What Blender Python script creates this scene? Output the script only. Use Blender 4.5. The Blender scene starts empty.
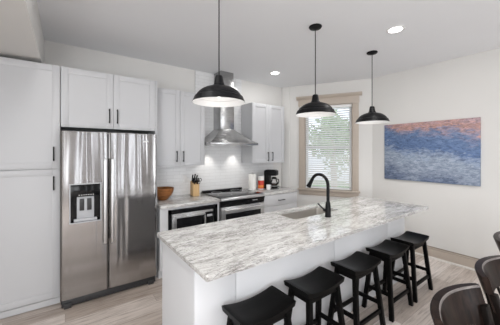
import bpy, bmesh, math, random
from mathutils import Vector, Matrix
random.seed(7)
PI = math.pi
S = bpy.context.scene
COL = S.collection

# ------------------------------------------------------------------ camera, world, light, exposure
cam_d = bpy.data.cameras.new('camera')
cam_d.sensor_width = 36.0
cam_d.lens = 36.0 * 255.0 / 500.0
cam_d.shift_y = -10.5 / 500.0
cam_d.clip_start = 0.05
cam = bpy.data.objects.new('camera', cam_d)
COL.objects.link(cam)
cam.location = (0, 0, 1.54)
cam.rotation_euler = (PI / 2, 0, -math.atan2(0.587, 0.8096))
S.camera = cam

W = bpy.data.worlds.new('world')
S.world = W
W.use_nodes = True
W.node_tree.nodes['Background'].inputs[0].default_value = (0.80, 0.88, 1.0, 1)
W.node_tree.nodes['Background'].inputs[1].default_value = 1.75

S.view_settings.view_transform = 'Standard'
S.view_settings.look = 'None'
S.view_settings.gamma = 1.0
S.view_settings.exposure = 0.35
S.view_settings.use_curve_mapping = False
S.cycles.use_denoising = True
S.cycles.max_bounces = 10
S.cycles.diffuse_bounces = 5
S.cycles.sample_clamp_indirect = 6.0


def area(name, loc, rot, sx, sy, power, col=(1, 1, 1), spread=PI):
    l = bpy.data.lights.new(name, 'AREA')
    l.shape = 'RECTANGLE'
    l.size, l.size_y = sx, sy
    l.energy = power
    l.color = col
    l.spread = spread
    o = bpy.data.objects.new(name, l)
    COL.objects.link(o)
    o.location = loc
    o.rotation_euler = rot
    return o


# unseen fill panels added at invented openings in wall_rear, facing into the room
FILL_TINT = (0.97, 0.985, 1.0)
for wx, ww, wh, wz, wp in ((-1.3, 1.0, 1.9, 1.45, 24), (0.62, 0.20, 2.3, 1.2, 3.4), (1.84, 0.24, 2.3, 1.2, 4.0), (3.8, 0.8, 1.9, 1.45, 22)):
    area('rear_fill', (wx, -3.57, wz), (PI / 2, 0, 0), ww, wh, wp, FILL_TINT)
# wide unseen fill panel added by the left wall, behind the camera
area('left_fill', (-1.87, -1.6, 1.25), (0, -PI / 2, 0), 2.2, 2.4, 92, FILL_TINT)
# fill panels added over the aisle between pantry and island, unseen, no fixtures
for lx, ly in ((-0.15, 1.45), (-0.9, 1.1)):
    area('aisle_fill', (lx, ly, 2.80), (0, 0, 0), .3, .3, 17, (1, 0.985, 0.96))
# rows of small fill lights added over the living side, unseen
for lx in (0.2, 1.7, 3.2):
    for ly in (-2.4, -1.1):
        area('living_fill', (lx, ly, 2.80), (0, 0, 0), .16, .16, 3.6, (1, 0.985, 0.96))

# ------------------------------------------------------------------ node helpers


def new_mat(name):
    m = bpy.data.materials.new(name)
    m.use_nodes = True
    return m, m.node_tree, m.node_tree.nodes['Principled BSDF']


def plain(name, col, rough=0.5, metal=0.0, spec=0.5, coat=0.0, noise=0.0, nscale=40, bump=0.0):
    m, t, b = new_mat(name)
    b.inputs['Base Color'].default_value = (*col, 1)
    b.inputs['Roughness'].default_value = rough
    b.inputs['Metallic'].default_value = metal
    b.inputs['Specular IOR Level'].default_value = spec
    b.inputs['Coat Weight'].default_value = coat
    tc = t.nodes.new('ShaderNodeTexCoord')
    nz = t.nodes.new('ShaderNodeTexNoise')
    nz.inputs['Scale'].default_value = nscale
    nz.inputs['Detail'].default_value = 4
    t.links.new(tc.outputs['Object'], nz.inputs['Vector'])
    if noise > 0:
        mx = t.nodes.new('ShaderNodeMix')
        mx.data_type = 'RGBA'
        mx.inputs[6].default_value = (*[c * (1 - noise) for c in col], 1)
        mx.inputs[7].default_value = (*[min(1, c * (1 + noise)) for c in col], 1)
        t.links.new(nz.outputs['Fac'], mx.inputs[0])
        t.links.new(mx.outputs[2], b.inputs['Base Color'])
    if bump > 0:
        bp = t.nodes.new('ShaderNodeBump')
        bp.inputs['Strength'].default_value = bump
        bp.inputs['Distance'].default_value = 0.01
        t.links.new(nz.outputs['Fac'], bp.inputs['Height'])
        t.links.new(bp.outputs['Normal'], b.inputs['Normal'])
    return m


def ramp(t, stops):
    r = t.nodes.new('ShaderNodeValToRGB')
    e = r.color_ramp.elements
    e[0].position, e[0].color = stops[0][0], (*stops[0][1], 1)
    e[1].position, e[1].color = stops[-1][0], (*stops[-1][1], 1)
    for p, c in stops[1:-1]:
        x = e.new(p)
        x.color = (*c, 1)
    return r


def mapped(t, scale=(1, 1, 1), rot=(0, 0, 0), loc=(0, 0, 0)):
    tc = t.nodes.new('ShaderNodeTexCoord')
    mp = t.nodes.new('ShaderNodeMapping')
    mp.inputs['Scale'].default_value = scale
    mp.inputs['Rotation'].default_value = rot
    mp.inputs['Location'].default_value = loc
    t.links.new(tc.outputs['Object'], mp.inputs['Vector'])
    return mp


def noise(t, vec, scale, detail=4, dist=0.0, rough=0.55):
    n = t.nodes.new('ShaderNodeTexNoise')
    n.inputs['Scale'].default_value = scale
    n.inputs['Detail'].default_value = detail
    n.inputs['Distortion'].default_value = dist
    n.inputs['Roughness'].default_value = rough
    t.links.new(vec.outputs[0], n.inputs['Vector'])
    return n


def mixc(t, fac, a, b, mode='MIX'):
    m = t.nodes.new('ShaderNodeMix')
    m.data_type = 'RGBA'
    m.blend_type = mode
    for sock, val in ((0, fac), (6, a), (7, b)):
        if hasattr(val, 'is_output'):
            t.links.new(val, m.inputs[sock])
        elif isinstance(val, (int, float)):
            m.inputs[sock].default_value = val
        else:
            m.inputs[sock].default_value = (*val, 1)
    return m.outputs[2]


def granite():
    m, t, b = new_mat('grey_white_granite')
    mp = mapped(t, (1.0, 3.6, 2.0), (0, 0, math.radians(-16)))
    warp = noise(t, mp, 1.5, 4, 0.8)
    n1 = noise(t, mp, 3.0, 9, 2.2, 0.66)
    base = ramp(t, [(0.30, (0.36, 0.345, 0.33)), (0.45, (0.55, 0.54, 0.525)), (0.62, (0.69, 0.685, 0.675))])
    t.links.new(n1.outputs['Fac'], base.inputs['Fac'])
    c = base.outputs['Color']
    for k, (sx, sy, rz, sc, lo, mid, hi, w_lo, w_hi, dark) in enumerate((
            (0.55, 4.0, -20, 4.0, .475, .50,   .525, .30, .54, (0.12, 0.12, 0.115)),
            (0.7, 5.0, -9, 6.0, .47, .49, .52, .34, .58, (0.20, 0.19, 0.175)),
            (0.6, 5.0, -28, 8.5, .48, .50, .53, .32, .54, (0.24, 0.225, 0.21)))):
        mp2 = mapped(t, (sx, sy, 3.0), (0, 0, math.radians(rz)), (3 + 5 * k, 1, 0))
        n2 = noise(t, mp2, sc, 5, 1.8, 0.58)
        veins = ramp(t, [(lo, (0, 0, 0)), (mid, (1, 1, 1)), (hi, (0, 0, 0))])
        t.links.new(n2.outputs['Fac'], veins.inputs['Fac'])
        fac = t.nodes.new('ShaderNodeMath')
        fac.operation = 'MULTIPLY'
        t.links.new(veins.outputs['Color'], fac.inputs[0])
        w2 = t.nodes.new('ShaderNodeMapRange')
        w2.inputs[1].default_value = w_lo
        w2.inputs[2].default_value = w_hi
        t.links.new(warp.outputs['Fac'], w2.inputs[0])
        t.links.new(w2.outputs[0], fac.inputs[1])
        c = mixc(t, fac.outputs[0], c, dark)
    mp3 = mapped(t)
    sp = noise(t, mp3, 70, 3, 0)
    spk = ramp(t, [(0.30, (0.25, 0.23, 0.21)), (0.42, (1, 1, 1))])
    t.links.new(sp.outputs['Fac'], spk.inputs['Fac'])
    c = mixc(t, 0.7, c, spk.outputs['Color'], 'MULTIPLY')
    t.links.new(c, b.inputs['Base Color'])
    b.inputs['Roughness'].default_value = 0.07
    b.inputs['Specular IOR Level'].default_value = 0.6
    return m


def steel(name, col=(0.56, 0.555, 0.55), rough=0.26, vertical=True, wave=0.0):
    m, t, b = new_mat(name)
    b.inputs['Base Color'].default_value = (*col, 1)
    b.inputs['Metallic'].default_value = 1.0
    mp = mapped(t, (4, 4, 300) if not vertical else (300, 300, 3))
    n = noise(t, mp, 1.0, 3)
    mr = t.nodes.new('ShaderNodeMapRange')
    mr.inputs[3].default_value = rough - 0.05
    mr.inputs[4].default_value = rough + 0.07
    t.links.new(n.outputs['Fac'], mr.inputs[0])
    t.links.new(mr.outputs[0], b.inputs['Roughness'])
    if wave > 0:                                  # slight buckle of the sheet metal door
        mp2 = mapped(t, (5.5, 0.0, 0.35))
        n2 = noise(t, mp2, 1.0, 2, 0.2)
        bp = t.nodes.new('ShaderNodeBump')
        bp.inputs['Strength'].default_value = 1.0
        bp.inputs['Distance'].default_value = wave
        t.links.new(n2.outputs['Fac'], bp.inputs['Height'])
        t.links.new(bp.outputs['Normal'], b.inputs['Normal'])
    return m


def plank_floor():
    m, t, b = new_mat('greige_plank_floor')
    mp = mapped(t)
    br = t.nodes.new('ShaderNodeTexBrick')
    t.links.new(mp.outputs[0], br.inputs['Vector'])
    br.offset = 0.37
    br.inputs['Color1'].default_value = (0.0, 0.0, 0.0, 1)
    br.inputs['Color2'].default_value = (1, 1, 1, 1)
    br.inputs['Mortar'].default_value = (0.5, 0.5, 0.5, 1)
    br.inputs['Scale'].default_value = 1.0
    br.inputs['Mortar Size'].default_value = 0.0014
    br.inputs['Brick Width'].default_value = 1.22
    br.inputs['Row Height'].default_value = 0.15
    tone = ramp(t, [(0.0, (0.40, 0.335, 0.29)), (0.5, (0.58, 0.515, 0.47)), (1.0, (0.72, 0.665, 0.63))])
    t.links.new(br.outputs['Color'], tone.inputs['Fac'])
    mp2 = mapped(t, (1.2, 16, 1))
    g = noise(t, mp2, 2.4, 8, 1.2, 0.65)
    gr = ramp(t, [(0.30, (0.52, 0.49, 0.46)), (0.5, (1, 1, 1)), (0.72, (1.28, 1.28, 1.28))])
    t.links.new(g.outputs['Fac'], gr.inputs['Fac'])
    c = mixc(t, 0.9, tone.outputs['Color'], gr.outputs['Color'], 'MULTIPLY')
    c = mixc(t, br.outputs['Fac'], c, (0.24, 0.20, 0.175))
    t.links.new(c, b.inputs['Base Color'])
    b.inputs['Roughness'].default_value = 0.38
    return m


def tile_mat():
    m, t, b = new_mat('white_glazed_tile')
    tc = t.nodes.new('ShaderNodeTexCoord')
    sp = t.nodes.new('ShaderNodeSeparateXYZ')
    cb = t.nodes.new('ShaderNodeCombineXYZ')
    t.links.new(tc.outputs['Object'], sp.inputs[0])
    t.links.new(sp.outputs['X'], cb.inputs['X'])
    t.links.new(sp.outputs['Z'], cb.inputs['Y'])
    br = t.nodes.new('ShaderNodeTexBrick')
    t.links.new(cb.outputs[0], br.inputs['Vector'])
    br.inputs['Color1'].default_value = (0.735, 0.74, 0.745, 1)
    br.inputs['Color2'].default_value = (0.775, 0.78, 0.785, 1)
    br.inputs['Mortar'].default_value = (0.60, 0.60, 0.60, 1)
    br.inputs['Scale'].default_value = 1.0
    br.inputs['Mortar Size'].default_value = 0.0016
    br.inputs['Brick Width'].default_value = 0.20
    br.inputs['Row Height'].default_value = 0.052
    t.links.new(br.outputs['Color'], b.inputs['Base Color'])
    bp = t.nodes.new('ShaderNodeBump')
    bp.inputs['Strength'].default_value = 0.4
    bp.inputs['Distance'].default_value = 0.002
    bp.invert = True
    t.links.new(br.outputs['Fac'], bp.inputs['Height'])
    t.links.new(bp.outputs['Normal'], b.inputs['Normal'])
    b.inputs['Roughness'].default_value = 0.15
    return m


def wood(name, dark, light, rough=0.4, axis='Z', scale=6.0, coat=0.0, spec=0.12):
    m, t, b = new_mat(name)
    sc = {'X': (1, 14, 14), 'Y': (14, 1, 14), 'Z': (14, 14, 1)}[axis]
    mp = mapped(t, sc)
    n = noise(t, mp, scale, 6, 1.0, 0.6)
    r = ramp(t, [(0.30, dark), (0.68, light)])
    t.links.new(n.outputs['Fac'], r.inputs['Fac'])
    t.links.new(r.outputs['Color'], b.inputs['Base Color'])
    b.inputs['Roughness'].default_value = rough
    b.inputs['Coat Weight'].default_value = coat
    b.inputs['Specular IOR Level'].default_value = spec
    return m


def canvas_mat():
    """Loose horizontal strokes: peach and violet above, blues in the middle, pale blue grey below."""
    m, t, b = new_mat('painted_canvas')
    tc = t.nodes.new('ShaderNodeTexCoord')
    sp = t.nodes.new('ShaderNodeSeparateXYZ')
    t.links.new(tc.outputs['Generated'], sp.inputs[0])
    mp = mapped(t, (1, 2.0, 6.0), (math.radians(9), 0, 0))
    n = noise(t, mp, 3.2, 7, 1.2, 0.72)
    mpl = mapped(t, (1, 1.6, 2.2), (0, 0, 0), (0, 4, 2))
    nl = noise(t, mpl, 1.5, 3, 0.5)
    hs = t.nodes.new('ShaderNodeMath')
    hs.operation = 'ADD'
    t.links.new(n.outputs['Fac'], hs.inputs[0])
    t.links.new(nl.outputs['Fac'], hs.inputs[1])
    ad = t.nodes.new('ShaderNodeMath')
    ad.operation = 'MULTIPLY_ADD'
    ad.inputs[1].default_value = 0.50
    t.links.new(hs.outputs[0], ad.inputs[0])
    tl = t.nodes.new('ShaderNodeMath')
    tl.operation = 'MULTIPLY_ADD'
    tl.inputs[1].default_value = -0.20
    t.links.new(sp.outputs['Y'], tl.inputs[0])
    t.links.new(sp.outputs['Z'], tl.inputs[2])
    t.links.new(tl.outputs[0], ad.inputs[2])
    sb = t.nodes.new('ShaderNodeMath')
    sb.operation = 'SUBTRACT'
    sb.inputs[1].default_value = 0.42
    t.links.new(ad.outputs[0], sb.inputs[0])
    r = ramp(t, [(0.0, (0.12, 0.16, 0.25)), (0.10, (0.23, 0.28, 0.37)), (0.36, (0.30, 0.36, 0.45)), (0.50, (0.22, 0.29, 0.42)),
                 (0.56, (0.095, 0.16, 0.31)), (0.74, (0.13, 0.20, 0.35)), (0.82, (0.24, 0.24, 0.34)), (0.90, (0.46, 0.27, 0.23)), (1.0, (0.40, 0.29, 0.31))])
    t.links.new(sb.outputs[0], r.inputs['Fac'])
    mp2 = mapped(t, (1, 3.2, 8.0), (math.radians(-8), 0, 0), (0, 2, 5))
    n2 = noise(t, mp2, 4.0, 8, 1.0, 0.75)
    r2 = ramp(t, [(0.34, (0.34, 0.37, 0.46)), (0.5, (1, 1, 1)), (0.66, (1.7, 1.55, 1.5))])
    t.links.new(n2.outputs['Fac'], r2.inputs['Fac'])
    c = mixc(t, 0.85, r.outputs['Color'], r2.outputs['Color'], 'MULTIPLY')
    t.links.new(c, b.inputs['Base Color'])
    b.inputs['Roughness'].default_value = 0.65
    return m


def emit(name, col, s):
    m, t, b = new_mat(name)
    b.inputs['Base Color'].default_value = (*col, 1)
    b.inputs['Emission Color'].default_value = (*col, 1)
    b.inputs['Emission Strength'].default_value = s
    return m


def glass_mat(name='clear_glass'):
    m, t, b = new_mat(name)
    b.inputs['Base Color'].default_value = (0.95, 0.97, 0.97, 1)
    b.inputs['Roughness'].default_value = 0.0
    tr = t.nodes.new('ShaderNodeBsdfTransparent')
    gl = t.nodes.new('ShaderNodeBsdfGlossy')
    gl.inputs['Roughness'].default_value = 0.02
    mx = t.nodes.new('ShaderNodeMixShader')
    fr = t.nodes.new('ShaderNodeFresnel')
    fr.inputs['IOR'].default_value = 1.45
    t.links.new(fr.outputs[0], mx.inputs[0])
    t.links.new(tr.outputs[0], mx.inputs[1])
    t.links.new(gl.outputs[0], mx.inputs[2])
    t.links.new(mx.outputs[0], t.nodes['Material Output'].inputs['Surface'])
    return m


M = dict(
    wall=plain('warm_white_wall_paint', (0.70, 0.69, 0.67), 0.7, noise=0.012, nscale=3),
    ceiling=plain('ceiling_paint', (0.80, 0.81, 0.83), 0.8, noise=0.01, nscale=3),
    floor=plank_floor(), tile=tile_mat(), granite=granite(),
    cab=plain('white_cabinet_lacquer', (0.55, 0.555, 0.57), 0.38, noise=0.008, nscale=5),
    panel=plain('white_panel_paint', (0.68, 0.69, 0.71), 0.5, noise=0.01, nscale=5),
    black_metal=plain('matte_black_metal', (0.008, 0.008, 0.0085), 0.42, 0.0, 0.15, noise=0.1),
    shade=plain('satin_black_enamel', (0.008, 0.008, 0.009), 0.42, 0.0, 0.15, noise=0.06),
    shade_in=plain('white_enamel', (0.86, 0.86, 0.86), 0.45, noise=0.01),
    steel=steel('brushed_steel_door', (0.40, 0.39, 0.385), 0.13, True, 0.012),
    steel_h=steel('brushed_steel', (0.60, 0.60, 0.60), 0.27, False),
    steel_hood=steel('brushed_hood_steel', (0.42, 0.42, 0.42), 0.25, False),
    basin=plain('satin_steel_basin', (0.62, 0.60, 0.57), 0.42, 1.0, noise=0.05),
    steel_light=steel('satin_steel_handle', (0.72, 0.72, 0.73), 0.32, True),
    dark=plain('dark_grey_plastic', (0.03, 0.03, 0.032), 0.45, noise=0.1),
    gloss_black=plain('gloss_black', (0.006, 0.006, 0.007), 0.14, 0.0, 0.25, noise=0.05),
    cooktop=plain('black_ceramic_glass', (0.02, 0.02, 0.022), 0.08, noise=0.03),
    grey_plastic=plain('grey_plastic', (0.45, 0.46, 0.48), 0.4, noise=0.03),
    taupe=plain('taupe_painted_trim', (0.47, 0.405, 0.345), 0.5, noise=0.03, nscale=9),
    bead_shade=plain('shadow_brown_bead', (0.27, 0.23, 0.19), 0.5, noise=0.03),  # dark tone stands for the shadow line along the baseboard top
    shoe=plain('pale_shoe_moulding', (0.72, 0.69, 0.65), 0.5, noise=0.02),
    white=plain('white_plastic', (0.82, 0.82, 0.82), 0.45, noise=0.01),
    slat=plain('white_blind_slat', (0.84, 0.84, 0.84), 0.5, noise=0.01),
    stool=wood('black_stained_wood', (0.003, 0.003, 0.003), (0.007, 0.0066, 0.0066), 0.30, 'X', 3.0, 0, 0.05),
    chair=wood('dark_walnut', (0.004, 0.0028, 0.0024), (0.026, 0.015, 0.0115), 0.28, 'Z', 1.7, 0, 0.07),
    chair_leg=wood('dark_chair_leg', (0.005, 0.004, 0.0035), (0.010, 0.007, 0.006), 0.35, 'Z', 2.6, 0, 0.05),
    chair_edge=wood('worn_walnut_edge', (0.06, 0.05, 0.047), (0.26, 0.235, 0.225), 0.38, 'X', 2.0),
    bowl=wood('acacia_wood', (0.13, 0.045, 0.014), (0.40, 0.17, 0.06), 0.35, 'X', 3.0, 0.2),
    block=wood('beech_wood', (0.50, 0.32, 0.15), (0.66, 0.46, 0.25), 0.45, 'Z', 3.0),
    paper=plain('white_paper', (0.82, 0.81, 0.78), 0.9, noise=0.02, nscale=60, bump=0.2),
    red=plain('red_label', (0.55, 0.035, 0.02), 0.4, noise=0.06),
    orange=plain('orange_label', (0.75, 0.25, 0.05), 0.4, noise=0.05),
    canvas=canvas_mat(), glass=glass_mat(),
    coffee=plain('coffee_dark', (0.03, 0.014, 0.007), 0.15, noise=0.1),
    lamp=emit('lamp_lens', (1, 0.98, 0.95), 9.0), bulb=emit('lit_bulb', (1, 0.97, 0.92), 6.0),
    leaf=plain('tree_leaf', (0.34, 0.46, 0.25), 0.6, noise=0.5, nscale=1.4),
    bark=plain('tree_bark', (0.55, 0.42, 0.36), 0.85, noise=0.3, nscale=12, bump=0.5),
    lawn=plain('grass_lawn', (0.12, 0.24, 0.06), 0.9, noise=0.3, nscale=4),
    siding=plain('pale_siding', (0.62, 0.64, 0.68), 0.7, noise=0.04),
)

# ------------------------------------------------------------------ mesh helpers


class MB:
    def __init__(self):
        self.bm = bmesh.new()
        self.mats = [None]

    def _mat(self, faces, mi):
        for f in faces:
            f.material_index = mi

    def box(self, x0, x1, y0, y1, z0, z1, bev=0.0, seg=2, rot=None, mi=0):
        vs = bmesh.ops.create_cube(self.bm, size=1.0)['verts']
        for v in vs:
            v.co = Vector(((x0 + x1) / 2 + v.co.x * (x1 - x0), (y0 + y1) / 2 + v.co.y * (y1 - y0), (z0 + z1) / 2 + v.co.z * (z1 - z0)))
        if rot is not None:
            for v in vs:
                v.co = rot @ v.co
        fs = {f for v in vs for f in v.link_faces}
        self._mat(fs, mi)
        if bev > 0:
            es = list({e for v in vs for e in v.link_edges})
            r = bmesh.ops.bevel(self.bm, geom=es, offset=bev, segments=seg, profile=0.5, affect='EDGES')
            self._mat(r['faces'], mi)
        return self

    def prism(self, pts, axis, a0, a1, bev=0.0, mi=0):
        """pts: outline in the two remaining axes (cyclic order), extruded a0..a1 along axis."""
        def mk(p, a):
            return {'X': (a, p[0], p[1]), 'Y': (p[0], a, p[1]), 'Z': (p[0], p[1], a)}[axis]
        A = [self.bm.verts.new(mk(p, a0)) for p in pts]
        B = [self.bm.verts.new(mk(p, a1)) for p in pts]
        n = len(pts)
        fs = [self.bm.faces.new(A), self.bm.faces.new(B[::-1])]
        for i in range(n):
            fs.append(self.bm.faces.new((A[i], B[i], B[(i + 1) % n], A[(i + 1) % n])))
        self._mat(fs, mi)
        if bev > 0:
            es = list({e for f in fs for e in f.edges})
            r = bmesh.ops.bevel(self.bm, geom=es, offset=bev, segments=2, profile=0.5, affect='EDGES')
            self._mat(r['faces'], mi)
        return self

    def lathe(self, prof, cx=0, cy=0, seg=40, closed=False, mi=0, mat=None):
        rings = []
        for r, z in prof:
            if r < 1e-6:
                rings.append([self.bm.verts.new((cx, cy, z))])
            else:
                rings.append([self.bm.verts.new((cx + r * math.cos(2 * PI * i / seg), cy + r * math.sin(2 * PI * i / seg), z)) for i in range(seg)])
        fs = []
        pairs = list(zip(rings, rings[1:]))
        if closed:
            pairs.append((rings[-1], rings[0]))
        for a, b in pairs:
            for i in range(seg):
                j = (i + 1) % seg
                if len(a) == 1 and len(b) == 1:
                    continue
                if len(a) == 1:
                    fs.append(self.bm.faces.new((a[0], b[j], b[i])))
                elif len(b) == 1:
                    fs.append(self.bm.faces.new((a[i], a[j], b[0])))
                else:
                    fs.append(self.bm.faces.new((a[i], a[j], b[j], b[i])))
        self._mat(fs, mi)
        if mat is not None:
            for v in {v for f in fs for v in f.verts}:
                v.co = mat @ v.co
        return self

    def tube(self, pts, r, seg=12, cap=True, mi=0, flat=None):
        pts = [Vector(p) for p in pts]
        n = len(pts)
        rs = r if isinstance(r, (list, tuple)) else [r] * n
        rings = []
        up = None
        for i, p in enumerate(pts):
            d = (pts[min(i + 1, n - 1)] - pts[max(i - 1, 0)]).normalized()
            if up is None:
                up = Vector((0, 0, 1)) if abs(d.z) < 0.9 else Vector((1, 0, 0))
            u = (up - d * up.dot(d)).normalized()
            w = d.cross(u)
            up = u
            rings.append([self.bm.verts.new(p + u * rs[i] * math.cos(2 * PI * k / seg) + w * rs[i] * math.sin(2 * PI * k / seg)) for k in range(seg)])
        fs = []
        for a, b in zip(rings, rings[1:]):
            for k in range(seg):
                j = (k + 1) % seg
                fs.append(self.bm.faces.new((a[k], a[j], b[j], b[k])))
        if cap:
            fs.append(self.bm.faces.new(rings[0][::-1]))
            fs.append(self.bm.faces.new(rings[-1]))
        self._mat(fs, mi)
        return self

    def bar(self, p0, p1, w, d, bev=0.003, w1=None, d1=None, level=True):
        """square section bar from p0 to p1; w along X, d along Y, ends level (cut horizontally) when level."""
        w1 = w if w1 is None else w1
        d1 = d if d1 is None else d1
        p0, p1 = Vector(p0), Vector(p1)
        def ring(p, a, b):
            if level:
                return [self.bm.verts.new(p + Vector((sx * a / 2, sy * b / 2, 0))) for sx, sy in ((-1, -1), (1, -1), (1, 1), (-1, 1))]
            dd = (p1 - p0).normalized()
            side = Vector((0, 0, 1)).cross(dd).normalized()
            up = dd.cross(side)
            return [self.bm.verts.new(p + side * sx * a / 2 + up * sy * b / 2) for sx, sy in ((-1, -1), (1, -1), (1, 1), (-1, 1))]
        A, B = ring(p0, w, d), ring(p1, w1, d1)
        fs = [self.bm.faces.new(A[::-1]), self.bm.faces.new(B)]
        for i in range(4):
            fs.append(self.bm.faces.new((A[i], A[(i + 1) % 4], B[(i + 1) % 4], B[i])))
        if bev > 0:
            bmesh.ops.bevel(self.bm, geom=list({e for f in fs for e in f.edges}), offset=bev, segments=2, profile=0.5, affect='EDGES')
        return self

    def move(self, v):
        for q in self.bm.verts:
            q.co += Vector(v)
        return self

    def build(self, name, mats, parent=None, loc=None, smooth=35):
        me = bpy.data.meshes.new(name)
        bmesh.ops.recalc_face_normals(self.bm, faces=self.bm.faces)
        self.bm.to_mesh(me)
        self.bm.free()
        for m in (mats if isinstance(mats, (list, tuple)) else [mats]):
            me.materials.append(m)
        if smooth:
            for p in me.polygons:
                p.use_smooth = True
            me.set_sharp_from_angle(angle=math.radians(smooth))
        o = bpy.data.objects.new(name, me)
        COL.objects.link(o)
        if parent is not None:
            o.parent = parent
        if loc is not None:
            o.location = loc
        return o


def tag(o, label, cat, group=None, kind=None):
    o['label'] = label
    o['category'] = cat
    if group:
        o['group'] = group
    if kind:
        o['kind'] = kind
    return o


def thing(name, label, cat, loc=(0, 0, 0), rz=0, group=None):
    o = bpy.data.objects.new(name, None)
    o.empty_display_size = 0.1
    COL.objects.link(o)
    o.location = loc
    o.rotation_euler = (0, 0, rz)
    return tag(o, label, cat, group)


def struct(name, mb, mat, parent=None, **k):
    o = mb.build(name, mat, parent, **k)
    if parent is None:
        o['kind'] = 'structure'
    return o


CH = {}


def copy_tree(o, parent=None):
    c = o.copy()
    COL.objects.link(c)
    if parent is not None:
        c.parent = parent
    for ch in [x for x in COL.objects if x.parent == o]:
        copy_tree(ch, c)
    return c


# ------------------------------------------------------------------ the room
X0, X1, Y0, Y1, H = -1.9, 4.32, -3.6, 3.742, 2.82
A = Vector((3.487, 3.742, 0))
B = Vector((4.32, 2.336, 0))
TW = (B - A).normalized()                 # along the angled window wall
NW = Vector((TW.y, -TW.x, 0)) * -1        # outwards
WANG = math.atan2(TW.y, TW.x)
WL = (B - A).length

struct('floor', MB().prism([(X0 - .1, Y0 - .1), (X1 + .1, Y0 - .1), (X1 + .1, 2.3), (3.52, Y1 + .1), (X0 - .1, Y1 + .1)], 'Z', -0.1, 0.0), M['floor'])
struct('ceiling', MB().prism([(X0 - .1, Y0 - .1), (X1 + .1, Y0 - .1), (X1 + .1, 2.4), (3.55, Y1 + .1), (X0 - .1, Y1 + .1)], 'Z', H, H + 0.1), M['ceiling'])
struct('wall_back', MB().box(X0 - .1, 3.55, Y1, Y1 + .12, 0, H), M['wall'])
struct('wall_right', MB().box(X1, X1 + .12, Y0, 2.336, 0, H), M['wall'])
struct('wall_left', MB().box(X0 - .12, X0, Y0, Y1, 0, H), M['wall'])
wr = MB()
holes = [(-1.82, -.78), (.5, .74), (1.7, 1.98), (3.38, 4.22)]  # openings invented to supply light and streaks in the steel reflections
px = X0
for a, b in holes:
    wr.box(px, a, Y0 - .12, Y0, 0, H)
    if b - a > .5:
        wr.box(a, b, Y0 - .12, Y0, 0, .5)
    wr.box(a, b, Y0 - .12, Y0, 2.4, H)
    px = b
wr.box(px, X1, Y0 - .12, Y0, 0, H)
struct('wall_rear', wr, plain('rear_reflection_grey', (0.33, 0.31, 0.30), 0.8, noise=0.02, nscale=3))  # unseen wall, kept dark grey for the steel door reflections
# dropped soffit over the pantry
struct('ceiling_soffit', MB().box(X0, -0.193, 0.6, Y1, 2.45, H), M['wall'])

# window wall, local frame: x along the wall, y outwards
SO0, SO1, ZO0, ZO1 = 0.455, 1.315, 0.845, 2.42
RW = Matrix.Translation(A) @ Matrix.Rotation(WANG, 4, 'Z')
LOCW = (A.x, A.y, 0)


def wbuild(mb, name, mat, parent=None, kind=None, smooth=35):
    o = mb.build(name, mat, parent, smooth=smooth)
    if parent is None:
        o.location = A
        o.rotation_euler = (0, 0, WANG)
        if kind:
            o['kind'] = kind
    return o


wbuild(MB().box(0, SO0, 0, .14, 0, H).box(SO1, WL, 0, .14, 0, H).box(SO0, SO1, 0, .14, 0, ZO0).box(SO0, SO1, 0, .14, ZO1, H), 'wall_window', M['wall'], kind='structure')
wbuild(MB().box(0.02, 0.165, -0.02, 0.0, 0, H - .001, 0.002), 'trim_1', M['wall'], kind='structure')

win = bpy.data.objects.new('window_1', None)
COL.objects.link(win)
win.location = A
win.rotation_euler = (0, 0, WANG)
win['kind'] = 'structure'
cz = MB()
cz.box(SO0 - .10, SO0 + .005, -.028, 0, ZO0 + .002, ZO1 + .06, .004).box(SO1 - .005, SO1 + .10, -.028, 0, ZO0 + .002, ZO1 + .06, .004)
cz.box(SO0 - .02, SO0, -.034, 0, ZO0 + .002, ZO1, .003).box(SO1, SO1 + .02, -.034, 0, ZO0 + .002, ZO1, .003)
cz.build('casing', M['taupe'], win)
hd = MB().box(SO0 - .11, SO1 + .11, -.034, 0, ZO1 - .005, ZO1 + .125, .003)
hd.prism([(-.036, ZO1 + .115), (-.05, ZO1 + .13), (-.075, ZO1 + .15), (-.08, ZO1 + .172), (0, ZO1 + .172), (0, ZO1 + .115)], 'X', SO0 - .145, SO1 + .155, .002)
hd.build('cornice', M['taupe'], win)
MB().box(SO0 - .125, SO1 + .125, -.06, .10, ZO0 - .03, ZO0 + .002, .005).box(SO0 - .10, SO1 + .10, -.022, 0, ZO0 - .12, ZO0 - .03, .004).build('sill', M['taupe'], win)
MB().box(SO0 - .001, SO0 + .015, 0, .14, ZO0, ZO1).box(SO1 - .015, SO1 + .001, 0, .14, ZO0, ZO1).box(SO0, SO1, 0, .14, ZO1 - .015, ZO1 + .001).build('jamb', M['taupe'], win)
sa = MB()
zm = (ZO0 + ZO1) / 2
for (za, zb, yy) in ((ZO0, zm + .02, .085), (zm - .02, ZO1 - .015, .115)):
    sa.box(SO0 + .015, SO0 + .06, yy - .015, yy + .015, za, zb, .003).box(SO1 - .06, SO1 - .015, yy - .015, yy + .015, za, zb, .003)
    sa.box(SO0 + .015, SO1 - .015, yy - .015, yy + .015, za, za + .045, .003).box(SO0 + .015, SO1 - .015, yy - .015, yy + .015, zb - .045, zb, .003)
sa.build('sash', M['white'], win)
MB().box(SO0 + .05, SO1 - .05, .083, .087, ZO0 + .03, zm).build('pane', M['glass'], win)
MB().box(SO0 + .05, SO1 - .05, .113, .117, zm, ZO1 - .05).build('pane', M['glass'], win)

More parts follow.
